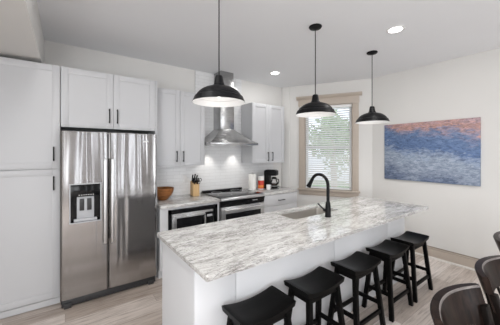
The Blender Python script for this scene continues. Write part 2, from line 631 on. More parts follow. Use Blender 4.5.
# baseboards
bp = [(0, 0), (0, .155), (-.006, .155), (-.018, .148), (-.018, .138), (-.012, .130), (-.016, .122), (-.016, 0)]
bb = MB().prism([(X1 + p[0], p[1]) for p in bp][::-1], 'Y', Y0, 2.336 - .01)
o = struct('baseboard_right', bb, M['taupe'])
MB().prism([(X1 - .016, 0), (X1 - .03, 0), (X1 - .03, .012), (X1 - .024, .022), (X1 - .016, .024)], 'Y', Y0, 2.33).build('shoe_moulding', M['shoe'], o)
MB().prism([(X1, .155), (X1 - .012, .155), (X1 - .009, .163), (X1, .166)], 'Y', Y0, 2.33).build('shaded_cap_bead', M['bead_shade'], o)
wbuild(MB().prism([(p[0], p[1]) for p in bp], 'X', 0.165, WL - .01), 'baseboard_window', M['taupe'], kind='structure')

# tiled backsplash
bs = MB().box(0.92, 3.27, Y1 - .008, Y1 - .0005, 0.85, 1.36).box(1.65, 2.52, Y1 - .008, Y1 - .0005, 1.36, H - .001)
struct('wall_backsplash', bs, M['tile'])
struct('trim_2', MB().box(1.645, 1.651, Y1 - .011, Y1 - .0005, 2.37, H - .001), M['steel_h'])

# ------------------------------------------------------------------ outside the window
struct('ground', MB().box(2.8, 16, 2.2, 16, -.7, -.6), M['lawn'])


def tree(x, y, hgt, cr, label):
    t = thing('garden_tree', label, 'tree', (x, y, -0.6), group=None)
    MB().tube([(0, 0, 0), (.03, .02, hgt * .3), (-.02, .04, hgt * .55), (0.05, 0, hgt * .8)], [.13, .11, .085, .03], 10).tube([(0, .02, hgt * .45), (.4, .2, hgt * .62), (.6, .3, hgt * .7)], [.06, .04, .02], 8).tube([(0, .02, hgt * .5), (-.4, -.25, hgt * .66), (-.65, -.3, hgt * .76)], [.06, .04, .02], 8).build('trunk', M['bark'], t)
    mb = MB()
    clumps = [(random.gauss(0, cr * .45), random.gauss(0, cr * .45), hgt * .68 + random.gauss(0, cr * .42), cr * random.uniform(.3, .5)) for _ in range(24)]
    for cx, cy, c_z, rr in clumps:
        for _ in range(80):
            d = Vector((random.gauss(0, 1), random.gauss(0, 1), random.gauss(0, 1))).normalized() * rr * random.uniform(.6, 1)
            p = Vector((cx, cy, c_z)) + d
            a = Vector((random.gauss(0, 1), random.gauss(0, 1), random.gauss(0, 1))).normalized()
            b2 = a.orthogonal().normalized()
            c2 = a.cross(b2)
            s = random.uniform(.07, .12)
            vs = [mb.bm.verts.new(p + b2 * s * q + c2 * s * .5 * w) for q, w in ((-1, 0), (0, -1), (1, 0), (0, 1))]
            mb.bm.faces.new(vs)
    mb.build('crown', M['leaf'], t, smooth=0)


tree(7.32, 5.28, 3.7, 1.0, 'leafy green garden tree seen through the blind, its trunk near the window middle')
tree(6.2, 8.6, 3.9, 1.15, 'leafy green garden tree behind the left half of the blind')

# ------------------------------------------------------------------ cabinet helpers


def door_mesh(x0, x1, z0, z1, yf, th=.02, rail=.062, inset=.008, slab=False):
    """shaker door, its front on the plane y = yf facing -Y"""
    mb = MB()
    if slab:
        mb.box(x0, x1, yf, yf + th, z0, z1, .002)
        return mb
    mb.box(x0, x0 + rail, yf, yf + th, z0, z1, .0015).box(x1 - rail, x1, yf, yf + th, z0, z1, .0015)
    mb.box(x0 + rail, x1 - rail, yf, yf + th, z0, z0 + rail, .0015).box(x0 + rail, x1 - rail, yf, yf + th, z1 - rail, z1, .0015)
    mb.box(x0 + rail - .002, x1 - rail + .002, yf + inset, yf + th, z0 + rail - .002, z1 - rail + .002)
    return mb


def pull(x, z0, z1, yf, horiz=False, x1=None):
    """slim black bar pull standing on two posts"""
    mb = MB()
    off = .028
    if horiz:
        mb.box(x, x1, yf - off - .005, yf - off + .005, z0 - .005, z0 + .005, .002)
        for q in (x + .015, x1 - .015):
            mb.box(q - .005, q + .005, yf - off, yf + .001, z0 - .005, z0 + .005)
    else:
        mb.box(x - .0055, x + .0055, yf - off - .005, yf - off + .005, z0, z1, .002)
        for q in (z0 + .012, z1 - .012):
            mb.box(x - .006, x + .006, yf - off, yf + .001, q - .006, q + .006)
    return mb


def cabinet(name, label, org, body, doors, extra=()):
    """doors: (x0, x1, z0, z1, yf, handle, slab, partname)"""
    t = thing(name, label, 'cabinet', org)
    off = Vector(org) * -1
    body.move(off).build('body', M['cab'], t)
    for d in doors:
        x0, x1, z0, z1, yf, hnd, slab, nm = d
        o = door_mesh(x0, x1, z0, z1, yf, slab=slab).move(off).build(nm, M['cab'], t)
        if hnd:
            h = pull(*hnd).move(off).build('handle', M['black_metal'], o)
            h['label'] = 'black bar handle'
    return t


# tall pantry on the left
PY = 3.22
pb = MB().box(-1.27, -.040, PY + .021, Y1 - .001, .075, 2.413).box(-1.27, -.040, PY + .010, PY + .03, .012, .070).box(-1.27, -.040, PY + .03, Y1 - .001, 0, .075)
cabinet('pantry_cabinet', 'tall white shaker pantry cabinet left of the steel refrigerator', (-.655, 3.48, 0), pb, [
    (-.655, -.043, .078, 1.367, PY, (-.092, 1.16, 1.30, PY), False, 'door'),
    (-.655, -.043, 1.373, 2.411, PY, (-.092, 1.45, 1.592, PY), False, 'door'),
    (-1.268, -.658, .078, 1.367, PY, (-1.22, 1.16, 1.30, PY), False, 'door'),
    (-1.268, -.658, 1.373, 2.411, PY, (-1.22, 1.45, 1.592, PY), False, 'door')])
# cabinet above the refrigerator
fb = MB().box(-.037, .893, PY + .021, Y1 - .001, 1.80, 2.413)
bridge = cabinet('bridge_cabinet', 'white two-door wall cabinet directly above the refrigerator', (.43, 3.48, 1.80), fb, [
    (-.034, .4375, 1.797, 2.411, PY, (.399, 1.858, 2.018, PY), False, 'door'),
    (.4405, .893, 1.797, 2.411, PY, (.478, 1.858, 2.018, PY), False, 'door')])
MB().box(.8965, .9195, PY, Y1 - .001, 0, 2.413, .001).move(Vector(bridge.location) * -1).build('end_panel', M['cab'], bridge)
# wall cabinets
UY = 3.41
ub = MB().box(.921, 1.653, UY + .021, Y1 - .009, 1.351, 2.385)
cabinet('wall_cabinet', 'white two-door wall cabinet left of the range hood', (1.28, 3.57, 1.351), ub, [
    (.922, 1.2815, 1.351, 2.384, UY, (1.232, 1.405, 1.553, UY), False, 'door'),
    (1.2845, 1.652, 1.351, 2.384, UY, (1.326, 1.405, 1.553, UY), False, 'door')])
ub = MB().box(2.522, 3.25, UY + .021, Y1 - .009, 1.351, 2.367)
cabinet('wall_cabinet', 'white two-door wall cabinet between range hood and window', (2.885, 3.57, 1.351), ub, [
    (2.523, 2.8755, 1.351, 2.366, UY, (2.855, 1.385, 1.54, UY), False, 'door'),
    (2.8785, 3.249, 1.351, 2.366, UY, (2.951, 1.385, 1.54, UY), False, 'door')])

# base cabinets
CT, CTH = 0.893, 0.04
BY = 3.115
CB = CT - CTH
lb = MB().box(.921, 1.02, BY, Y1 - .009, .1, CB).box(1.70, 1.732, BY, Y1 - .009, .1, CB).box(1.02, 1.70, BY, Y1 - .009, .1, .40).box(1.02, 1.70, BY, Y1 - .009, CB - .028, CB).box(1.02, 1.70, 3.64, Y1 - .009, .40, CB - .028).box(.921, 1.732, BY + .05, Y1 - .009, 0, .1)
cabinet('base_cabinet', 'white base cabinet holding the built-in microwave', (1.33, 3.4, 0), lb, [
    (1.022, 1.698, .105, .39, BY - .02, (1.28, .34, .34, BY - .02, True, 1.44), True, 'drawer')])
rb = MB().box(2.502, 3.25, BY, Y1 - .009, .1, CB).box(2.502, 3.25, BY + .05, Y1 - .009, 0, .1)
cabinet('base_cabinet', 'white drawer base cabinet under the coffee maker', (2.88, 3.4, 0), rb, [
    (2.504, 3.248, .672, .846, BY - .02, (2.80, .757, .757, BY - .02, True, 2.945), True, 'drawer'),
    (2.504, 3.248, .39, .667, BY - .02, (2.80, .56, .56, BY - .02, True, 2.945), True, 'drawer'),
    (2.504, 3.248, .105, .385, BY - .02, (2.80, .28, .28, BY - .02, True, 2.945), True, 'drawer')])
tag(MB().box(-.405, .4075, -.335, .312, 0, CTH, .004).build('countertop', M['granite'], None, (1.326, 3.42, CB)), 'short grey granite worktop under the bowl and the knife block', 'countertop')
tag(MB().box(-.374, .395, -.335, .312, 0, CTH, .004).build('countertop', M['granite'], None, (2.875, 3.42, CB)), 'short grey granite worktop under the coffee maker', 'countertop')

# ------------------------------------------------------------------ refrigerator
FX0, FX1, FY = -.038, .872, 3.065
fr = thing('refrigerator', 'stainless side-by-side refrigerator with ice and water dispenser', 'refrigerator', (.417, 3.4, 0))
off = Vector(fr.location) * -1
MB().box(FX0 + .004, FX1 - .004, FY + .065, Y1 - .03, .03, 1.735, .004).move(off).build('body', M['dark'], fr)
MB().box(FX0 + .01, FX1 - .01, FY + .03, FY + .066, .012, .082, .003).box(FX0 + .03, FX0 + .09, FY + .012, FY + .05, .0, .05, .003).box(FX1 - .09, FX1 - .03, FY + .012, FY + .05, .0, .05, .003).box(FX0 + .2, FX1 - .2, FY + .024, FY + .04, .03, .07, .002).move(off).build('base_grille', M['dark'], fr)
for hx in (FX0 + .02, FX1 - .10):
    MB().box(hx, hx + .08, FY + .02, FY + .16, 1.735, 1.757, .004).move(off).build('hinge_cover', M['dark'], fr)


def fdoor(x0, x1, hole=None):
    """gently bowed door skin built as a grid, dispenser hole left open"""
    mb = MB()
    z0, z1 = .092, 1.745
    xs = [x0 + (x1 - x0) * i / 28 for i in range(29)]
    zs = [z0 + (z1 - z0) * i / 2 for i in range(3)]
    if hole:
        hx0, hx1, hz0, hz1 = hole
        xs = sorted(set([x for x in xs if not (abs(x - hx0) < .006 or abs(x - hx1) < .006)] + [hx0, hx1]))
        zs = sorted(set([z0, z1, hz0, hz1]))
    n = len(xs)

    def fy(x):
        u = (x - x0) / (x1 - x0) * 2 - 1
        e = min(1 - abs(u), .06) / .06
        return FY + .004 * u * u + .014 * (1 - e) ** 2
    g = {}
    for i, x in enumerate(xs):
        for j, z in enumerate(zs):
            g[i, j] = mb.bm.verts.new((x, fy(x), z))
    back = {}
    for i in range(n - 1):
        for j in range(len(zs) - 1):
            if hole and xs[i] >= hole[0] - 1e-6 and xs[i + 1] <= hole[1] + 1e-6 and zs[j] >= hole[2] - 1e-6 and zs[j + 1] <= hole[3] + 1e-6:
                continue
            mb.bm.faces.new((g[i, j], g[i + 1, j], g[i + 1, j + 1], g[i, j + 1]))
    bd = [e for e in mb.bm.edges if len(e.link_faces) == 1]
    r = bmesh.ops.extrude_edge_only(mb.bm, edges=bd)
    for v in r['geom']:
        if isinstance(v, bmesh.types.BMVert):
            v.co.y = FY + .06
    return mb


GAP = .3735
DH = (.040, .300, .835, 1.215)
ld = fdoor(FX0, GAP - .004, DH).move(off).build('door', M['steel'], fr)
rd = fdoor(GAP + .004, FX1).move(off).build('door', M['steel'], fr)
for par, hx in ((ld, GAP - .034), (rd, GAP + .034)):
    mb = MB().box(hx - .016, hx + .016, FY - .045, FY - .022, .585, 1.47, .009, 3)
    for zz in (.63, 1.425):
        mb.box(hx - .012, hx + .012, FY - .03, FY + .02, zz - .025, zz + .025, .004)
    mb.move(off).build('handle', M['steel_light'], par)
dx0, dx1, dz0, dz1 = DH
dp = MB().box(dx0, dx1, FY + .058, FY + .06, dz0, dz1).box(dx0, dx0 + .004, FY + .004, FY + .06, dz0, dz1).box(dx1 - .004, dx1, FY + .004, FY + .06, dz0, dz1).box(dx0, dx1, FY + .004, FY + .06, dz1 - .004, dz1).box(dx0, dx1, FY + .004, FY + .06, dz0, dz0 + .004).box(dx0, dx1, FY + .006, FY + .055, dz1 - .125, dz1 - .004, .004)
dispenser = dp.move(off).build('dispenser', M['gloss_black'], ld)
MB().box(dx0 - .008, dx0 + .003, FY - .003, FY + .02, dz0 - .008, dz1 + .008, .002).box(dx1 - .003, dx1 + .008, FY - .003, FY + .02, dz0 - .008, dz1 + .008, .002).box(dx0, dx1, FY - .003, FY + .02, dz1 - .003, dz1 + .008, .002).box(dx0, dx1, FY - .003, FY + .02, dz0 - .008, dz0 + .003, .002).move(off).build('bezel', M['grey_plastic'], ld)
pd = MB().box(dx0 + .055, dx1 - .055, FY + .035, FY + .05, dz0 + .03, dz1 - .128, .004)
pad = pd.move(off).build('paddle_plate', M['grey_plastic'], ld)
MB().box(dx0 + .078, dx0 + .118, FY + .027, FY + .037, dz0 + .11, dz1 - .15, .003).box(dx1 - .118, dx1 - .078, FY + .027, FY + .037, dz0 + .11, dz1 - .15, .003).move(off).build('paddle', M['dark'], ld)
MB().box(dx0 + .03, dx1 - .03, FY + .012, FY + .055, dz0 + .004, dz0 + .03, .004).move(off).build('drip_tray', M['grey_plastic'], ld)
mb = MB()
for i in range(7):
    x = dx0 + .07 + i * .02
    mb.box(x, x + .009, FY + .003, FY + .007, dz1 - .112, dz1 - .105)
mb.move(off).build('button', M['white'], ld)
MB().box(.715, .775, FY - .001, FY + .012, 1.652, 1.664, .001).move(off).build('badge', M['white'], rd)

# ------------------------------------------------------------------ microwave
mw = thing('microwave', 'stainless microwave built in below the left worktop in a black surround', 'microwave', (1.36, 3.4, .40))
off = Vector(mw.location) * -1
sx0, sx1, sz0, sz1 = 1.022, 1.698, .402, CB - .03
MB().box(sx0, sx0 + .034, BY - .012, BY + .03, sz0, sz1, .002).box(sx1 - .034, sx1, BY - .012, BY + .03, sz0, sz1, .002).box(sx0, sx1, BY - .012, BY + .03, sz1 - .05, sz1, .002).box(sx0, sx1, BY - .012, BY + .03, sz0, sz0 + .03, .002).move(off).build('surround', M['gloss_black'], mw)
MB().box(1.075, 1.645, BY + .012, BY + .40, .434, .762, .005).move(off).build('body', M['steel_h'], mw)
d = MB().box(1.085, 1.52, BY - .010, BY + .014, .442, .735, .006).move(off).build('door', M['steel_h'], mw)
MB().box(1.125, 1.51, BY - .014, BY - .006, .47, .708, .004).move(off).build('window', M['gloss_black'], d)
MB().tube([(1.50, BY - .04, .48), (1.50, BY - .04, .70)], .009, 10).box(1.494, 1.506, BY - .04, BY - .01, .49, .51).box(1.494, 1.506, BY - .04, BY - .01, .67, .69).move(off).build('handle', M['steel_light'], d)
cp = MB().box(1.525, 1.635, BY - .010, BY + .014, .442, .735, .004).move(off).build('control_panel', M['gloss_black'], mw)
MB().box(1.54, 1.62, BY - .013, BY - .008, .675, .705, .001).move(off).build('display', M['grey_plastic'], cp)

# ------------------------------------------------------------------ range
RX0, RX1, RY = 1.738, 2.496, 3.06
rg = thing('range', 'stainless slide-in electric range with black glass cooktop under the hood', 'range', (2.117, 3.4, 0))
off = Vector(rg.location) * -1
MB().box(RX0, RX1, RY + .04, 3.715, .05, .872, .003).box(RX0 + .02, RX1 - .02, RY + .08, 3.70, 0, .05).move(off).build('body', M['dark'], rg)
c = MB().box(RX0 - .004, RX1 + .004, RY + .03, 3.72, .884, .905, .004).move(off).build('cooktop', M['cooktop'], rg)
for cx, cy, rr in ((1.93, 3.30, .105), (2.31, 3.30, .085), (1.93, 3.56, .08), (2.31, 3.56, .10)):
    MB().lathe([(rr - .003, .9052), (rr, .9056), (rr + .003, .9052)], cx, cy, 40).move(off).build('burner_ring', M['grey_plastic'], c)
MB().box(RX0 + .01, RX1 - .01, 3.66, 3.722, .904, .928, .006).move(off).build('back_guard', M['gloss_black'], rg)
MB().prism([(RY - .005, .884), (RY + .04, .905), (RY + .07, .905), (RY + .07, .858), (RY - .005, .858)], 'X', RX0 - .002, RX1 + .002, .003).move(off).build('front_trim', M['steel_light'], rg)
cp = MB().prism([(RY - .004, .858), (RY + .014, .772), (RY + .06, .772), (RY + .06, .858)], 'X', RX0, RX1, .002).move(off).build('control_panel', M['gloss_black'], rg)
MB().box(2.27, 2.36, RY + .0005, RY + .02, .818, .826, .001).move(off).build('display', M['grey_plastic'], cp)
od = MB().box(RX0 + .004, RX1 - .004, RY + .005, RY + .045, .24, .768, .004).move(off).build('oven_door', M['steel_h'], rg)
MB().box(RX0 + .07, RX1 - .07, RY + .001, RY + .03, .33, .675, .005).move(off).build('window', M['gloss_black'], od)
MB().tube([(RX0 + .03, RY - .042, .735), (RX1 - .03, RY - .042, .735)], .013, 14).box(RX0 + .05, RX0 + .075, RY - .042, RY + .01, .726, .744, .002).box(RX1 - .075, RX1 - .05, RY - .042, RY + .01, .726, .744, .002).move(off).build('handle', M['steel_light'], od)
MB().box(RX0 + .004, RX1 - .004, RY + .008, RY + .045, .055, .232, .004).move(off).build('drawer', M['steel_h'], rg)

# ------------------------------------------------------------------ range hood
HX0, HX1, HY = 1.662, 2.513, 3.24
hd = thing('range_hood', 'stainless chimney range hood on the tiled wall above the range', 'range hood', (2.09, 3.72, 1.64))
off = Vector(hd.location) * -1
cx0, cx1, cy0 = 1.968, 2.218, 3.50
mb = MB()
yb = Y1 - .01
base = [(HX0, HY, 1.685), (HX1, HY, 1.685), (HX1, yb, 1.685), (HX0, yb, 1.685)]
top = [(cx0, cy0, 1.905), (cx1, cy0, 1.905), (cx1, yb, 1.905), (cx0, yb, 1.905)]
rows = [base]
for k in range(1, 9):
    s = k / 8
    e = s ** 0.8                                            # slight sweep of the canopy sides
    rows.append([tuple(base[i][a] * (1 - e) + top[i][a] * e if a < 2 else base[i][2] * (1 - s) + top[i][2] * s for a in range(3)) for i in range(4)])
rv = [[mb.bm.verts.new(p) for p in r] for r in rows]
for a, b in zip(rv, rv[1:]):
    for i in range(4):
        mb.bm.faces.new((a[i], a[(i + 1) % 4], b[(i + 1) % 4], b[i]))
mb.bm.faces.new(rv[-1])
mb.box(HX0, HX1, HY, yb, 1.646, 1.686, .002)
mb.move(off).build('canopy', M['steel_hood'], hd)
MB().box(cx0, cx1, cy0, yb, 1.90, 2.45, .002).box(cx0 + .006, cx1 - .006, cy0 + .006, yb, 2.44, H - .002, .002).move(off).build('chimney', M['steel_hood'], hd)
MB().box(HX0 + .06, HX1 - .06, HY + .11, yb - .08, 1.640, 1.648, .002).move(off).build('filter', M['steel_light'], hd)
for lx in (1.85, 2.33):
    MB().lathe([(0, 1.641), (.03, 1.641), (.034, 1.647), (0, 1.647)], lx, HY + .385, 24).move(off).build('hood_lamp', M['lamp'], hd)
    l = bpy.data.lights.new('hood_light', 'SPOT')
    l.energy = 7
    l.spot_size = math.radians(80)
    l.spot_blend = .6
    l.shadow_soft_size = .03
    l.color = (1, .96, .9)
    lo = bpy.data.objects.new('hood_light', l)
    COL.objects.link(lo)
    lo.location = (lx, HY + .385, 1.634)

# ------------------------------------------------------------------ island
IX0, IX1, IY0, IY1, IT = .622, 3.372, 1.42, 2.04, .902
isl = thing('kitchen_island', 'long white panelled kitchen island base behind the stools', 'island', (2.0, 1.73, 0))
off = Vector(isl.location) * -1
mb = MB()
mb.box(IX0, IX0 + .03, IY0 + .012, IY1, 0, IT - .031).box(IX1 - .03, IX1, IY0 + .012, IY1, 0, IT - .031).box(IX0 + .03, IX1 - .03, IY0 + .012, IY0 + .03, 0, IT - .031).box(IX0 + .03, IX1 - .03, IY1 - .02, IY1, .1, IT - .031).box(IX0 + .03, IX1 - .03, IY1 - .10, IY1 - .08, 0, .1).box(IX0 + .03, IX1 - .03, IY0 + .03, IY1 - .02, .08, .1)
mb.move(off).build('body', M['panel'], isl)
seams = [IX0, .915, 1.98, 2.96, IX1]
for a, b in zip(seams, seams[1:]):
    MB().box(a + .002 if a > IX0 else a, b - .002 if b < IX1 else b, IY0, IY0 + .011, 0.0, IT - .031, .002).move(off).build('front_panel', M['panel'], isl)
for i in range(4):
    a = IX0 + .03 + i * (IX1 - IX0 - .06) / 4
    b = a + (IX1 - IX0 - .06) / 4
    me = door_mesh(a + .002, b - .002, .105, IT - .04, 0)
    for v in me.bm.verts:
        v.co.y = IY1 + .02 - v.co.y
    d = me.move(off).build('door', M['cab'], isl)
    MB().box(a + .2, a + .34, IY1 + .042, IY1 + .052, .80, .81, .002).box(a + .21, a + .22, IY1 + .019, IY1 + .045, .80, .81).box(a + .32, a + .33, IY1 + .019, IY1 + .045, .80, .81).move(off).build('handle', M['black_metal'], d)

# worktop with a rounded cut-out for the sink
KX0, KX1, KY0, KY1 = 1.755, 2.445, 1.695, 2.005
tx0, tx1, ty0, ty1 = .588, 3.45, 1.187, 2.075


def rrect(x0, x1, y0, y1, r, n=6):
    out = []
    for cx, cy, a0 in ((x1 - r, y0 + r, -90), (x1 - r, y1 - r, 0), (x0 + r, y1 - r, 90), (x0 + r, y0 + r, 180)):
        for k in range(n + 1):
            a = math.radians(a0 + 90 * k / n)
            out.append((cx + r * math.cos(a), cy + r * math.sin(a)))
    return out


def loop_fill(mb, outer, inner, z, flip=False):
    vo = [mb.bm.verts.new((x, y, z)) for x, y in outer]
    vi = [mb.bm.verts.new((x, y, z)) for x, y in inner]
    n = len(outer)
    for i in range(n):
        j = (i + 1) % n
        mb.bm.faces.new((vo[i], vo[j], vi[j], vi[i]))
    return vo, vi


mb = MB()
outer = rrect(tx0, tx1, ty0, ty1, .012)
inner = rrect(KX0, KX1, KY0, KY1, .03)
e = .004
outer2 = rrect(tx0 + e, tx1 - e, ty0 + e, ty1 - e, .012)
to, ti = loop_fill(mb, outer2, inner, IT)
so = [mb.bm.verts.new((x, y, IT - e)) for x, y in outer]
bo, bi = loop_fill(mb, outer, inner, IT - .03)
n = len(outer)
for i in range(n):
    j = (i + 1) % n
    mb.bm.faces.new((to[i], to[j], so[j], so[i]))
    mb.bm.faces.new((so[i], so[j], bo[j], bo[i]))
    mb.bm.faces.new((ti[i], ti[j], bi[j], bi[i]))
ctop = mb.move((-2.0, -1.63, -(IT - .03))).build('island_countertop', M['granite'], None, (2.0, 1.63, IT - .03), smooth=20)
tag(ctop, 'long polished grey and white veined granite worktop on the kitchen island', 'countertop')

sk = thing('kitchen_sink', 'undermount stainless single-bowl sink set in the island worktop', 'sink', (2.105, 1.85, .67))
off = Vector(sk.location) * -1
mb = MB()
prof = [(KX0 - .02, KX1 + .02, KY0 - .02, KY1 + .02, .06, IT - .031), (KX0 - .003, KX1 + .003, KY0 - .003, KY1 + .003, .033, IT - .031), (KX0 + .004, KX1 - .004, KY0 + .004, KY1 - .004, .03, .72), (KX0 + .03, KX1 - .03, KY0 + .03, KY1 - .03, .04, .695), (2.06, 2.15, 1.81, 1.89, .03, .688)]
prev = None
for x0, x1, y0, y1, r, z in prof:
    ring = [mb.bm.verts.new((x, y, z)) for x, y in rrect(x0, x1, y0, y1, r)]
    if prev:
        for i in range(len(ring)):
            j = (i + 1) % len(ring)
            mb.bm.faces.new((prev[i], prev[j], ring[j], ring[i]))
    prev = ring
mb.bm.faces.new(prev)
mb.move(off).build('basin', M['basin'], sk)
MB().lathe([(0, .690), (.022, .690), (.038, .694), (.042, .689), (.042, .67), (0, .67)], 2.105, 1.85, 28).move(off).build('drain', M['steel_light'], sk)

# faucet
fx, fy_ = 2.10, 1.585
fc = thing('faucet', 'matte black gooseneck pull-down faucet beside the island sink', 'faucet', (fx, fy_, IT))
MB().lathe([(0, 0), (.031, 0), (.031, .006), (.027, .012), (.0265, .10), (.025, .115), (.022, .135), (.017, .15), (0, .15)], 0, 0, 28).build('body', M['black_metal'], fc)
pts = [(0, 0, .14), (0, 0, .20), (0, 0, .26), (0, 0, .305)]
R = .105
for k in range(1, 13):
    a = PI - k * (PI * 0.86) / 12
    pts.append((0, R + R * math.cos(a), .305 + R * math.sin(a)))
MB().tube(pts, .0155, 14).build('spout', M['black_metal'], fc)
p = Vector(pts[-1])
dr = (Vector(pts[-1]) - Vector(pts[-2])).normalized()
MB().tube([p - dr * .01, p + dr * .02, p + dr * .05, p + dr * .09], [.0165, .0185, .020, .026], 16).build('spray_head', M['black_metal'], fc)
hm = MB().tube([(0, 0, .065), (-.03, .015, .067), (-.042, .022, .07)], [.015, .015, .013], 14)
hm.tube([(-.035, .018, .07), (-.06, .045, .105), (-.075, .065, .13)], [.008, .0065, .007], 10)
hm.build('handle', M['black_metal'], fc)

# ------------------------------------------------------------------ pendants


def make_pendant():
    t = thing('pendant_light', '', 'pendant light')
    prof_o = [(.041, .126), (.052, .123), (.078, .117), (.104, .108), (.128, .096), (.148, .081), (.162, .066), (.170, .054), (.173, .046), (.184, .041), (.192, .020), (.202, .0)]
    MB().lathe(prof_o + [(.2005, -.001)], 0, 0, 64).build('lamp_shade', M['shade'], t)
    MB().lathe([(r - .003, z - .002) for r, z in prof_o] + [(.2005, -.001)], 0, 0, 64).build('shade_lining', M['shade_in'], t)['label'] = 'white enamel inside'
    MB().lathe([(0, .208), (.014, .208), (.025, .203), (.030, .192), (.034, .165), (.039, .140), (.045, .132), (.047, .121), (0, .121)], 0, 0, 32).build('socket_cap', M['shade'], t)
    MB().lathe([(0, .121), (.014, .121), (.014, .108), (.027, .088), (.031, .07), (.026, .05), (.013, .041), (0, .039)], 0, 0, 24).build('bulb', M['bulb'], t)
    MB().tube([(0, 0, .206), (0, 0, H - 1.92 - .02)], .0045, 10).build('cord', M['black_metal'], t)
    zt = H - 1.92
    MB().lathe([(0, zt), (.064, zt), (.066, zt - .006), (.058, zt - .018), (.03, zt - .026), (.010, zt - .032), (0, zt - .033)], 0, 0, 36).build('ceiling_canopy', M['shade'], t)
    return t


pspots = [(.954, 1.72, 'black metal dome pendant light hanging in front of the range hood'),
          (2.067, 1.715, 'black metal dome pendant light hanging in front of the window'),
          (3.19, 1.73, 'black metal dome pendant light hanging between the window and the painting')]
pp = make_pendant()
for i, (x, y, lab) in enumerate(pspots):
    o = pp if i == 0 else copy_tree(pp)
    o.location = (x, y, 1.92)
    o['label'] = lab
    o['group'] = 'pendant lights over the island'
    l = bpy.data.lights.new('pendant_bulb_light', 'SPOT')
    l.energy = 11
    l.spot_size = math.radians(150)
    l.spot_blend = .5
    l.shadow_soft_size = .04
    l.color = (1, .97, .93)
    lo = bpy.data.objects.new('pendant_bulb_light', l)
    COL.objects.link(lo)
    lo.location = (x, y, 1.945)

# ------------------------------------------------------------------ recessed downlights


def make_downlight():
    t = thing('recessed_light', '', 'ceiling light')
    MB().lathe([(.062, -.002), (.066, -.006), (.085, -.004), (.088, 0), (.062, 0)], 0, 0, 40).build('trim_ring', M['white'], t)
    MB().lathe([(0, -.003), (.063, -.003), (.063, -.0005), (0, -.0005)], 0, 0, 40).build('lens', M['lamp'], t)
    return t


dl = make_downlight()
for i, (x, y, lab) in enumerate([(2.795, 1.265, 'round lit recessed ceiling light at upper right, nearest the camera'), (2.753, 3.107, 'round lit recessed ceiling light above the right wall cabinet')]):
    o = dl if i == 0 else copy_tree(dl)
    o.location = (x, y, H)
    o['label'] = lab
    o['group'] = 'recessed ceiling lights'
    l = bpy.data.lights.new('recessed_lamp_light', 'AREA')
    l.shape = 'DISK'
    l.size = .12
    l.energy = 6 if i == 0 else 3
    l.color = (1, .985, .96)
    lo = bpy.data.objects.new('recessed_lamp_light', l)
    COL.objects.link(lo)
    lo.location = (x, y, H - .012)

# ------------------------------------------------------------------ stools


def make_stool():
    t = thing('bar_stool', '', 'stool')
    w, d, zt = .204, .118, .600                       # half sizes, top of the raised ends
    mb = MB()
    nx, ny = 20, 8
    top, bot = {}, {}

    def sag(u):
        return .030 * (1 - u * u) - 0.002
    for i in range(nx + 1):
        u = i / nx * 2 - 1
        for j in range(ny + 1):
            v = j / ny * 2 - 1
            e = 0.004 * (max(0, abs(v) - .8) / .2) ** 2 + 0.004 * (max(0, abs(u) - .92) / .08) ** 2
            top[i, j] = mb.bm.verts.new((u * w, v * d, zt - sag(u) - e))
            bot[i, j] = mb.bm.verts.new((u * (w - .006), v * (d - .005), zt - sag(u) * .75 - .040))
    for i in range(nx):
        for j in range(ny):
            mb.bm.faces.new((top[i, j], top[i + 1, j], top[i + 1, j + 1], top[i, j + 1]))
            mb.bm.faces.new((bot[i, j], bot[i, j + 1], bot[i + 1, j + 1], bot[i + 1, j]))
    per = [(i, 0) for i in range(nx)] + [(nx, j) for j in range(ny)] + [(i, ny) for i in range(nx, 0, -1)] + [(0, j) for j in range(ny, 0, -1)]
    for a, b in zip(per, per[1:] + per[:1]):
        mb.bm.faces.new((top[a], bot[a], bot[b], top[b]))
    mb.build('seat', M['stool'], t, smooth=50)
    tx, ty, bx, by = .150, .080, .203, .133

    def at(sx, sy, z):
        f = 1 - z / .56
        return Vector((sx * (tx + (bx - tx) * f), sy * (ty + (by - ty) * f), z))
    for sx in (-1, 1):
        for sy in (-1, 1):
            MB().bar(at(sx, sy, 0), at(sx, sy, .547), .036, .036, .003).build('leg', M['stool'], t)
    for sy in (-1, 1):
        a, b = at(-1, sy, .52), at(1, sy, .52)
        MB().box(a.x, b.x, a.y - .009, a.y + .009, .500, .552, .002).build('apron', M['stool'], t)
    for sx in (-1, 1):
        a, b = at(sx, -1, .52), at(sx, 1, .52)
        MB().box(a.x - .009, a.x + .009, a.y, b.y, .500, .558, .002).build('apron', M['stool'], t)
    for sy, z in ((-1, .155), (1, .155)):
        a, b = at(-1, sy, z), at(1, sy, z)
        MB().box(a.x, b.x, a.y - .010, a.y + .010, z - .017, z + .017, .003).build('stretcher', M['stool'], t)
    for sx in (-1, 1):
        a, b = at(sx, -1, .215), at(sx, 1, .215)
        MB().box(a.x - .010, a.x + .010, a.y, b.y, .198, .232, .003).build('stretcher', M['stool'], t)
    return t


st = make_stool()
for i, (x, y, lab) in enumerate([
        (.983, 1.256, 'black saddle-seat wooden bar stool nearest the camera, at the left end of the row'),
        (1.505, 1.256, 'black saddle-seat wooden bar stool, second from the left along the island'),
        (2.055, 1.256, 'black saddle-seat wooden bar stool in the middle of the row of five'),
        (2.612, 1.256, 'black saddle-seat wooden bar stool, second from the far right end of the island'),
        (3.115, 1.256, 'black saddle-seat wooden bar stool farthest away, nearest the wall with the painting')]):
    o = st if i == 0 else copy_tree(st)
    o.location = (x, y, 0)
    o['label'] = lab
    o['group'] = 'bar stools along the island'

# ------------------------------------------------------------------ dining chairs


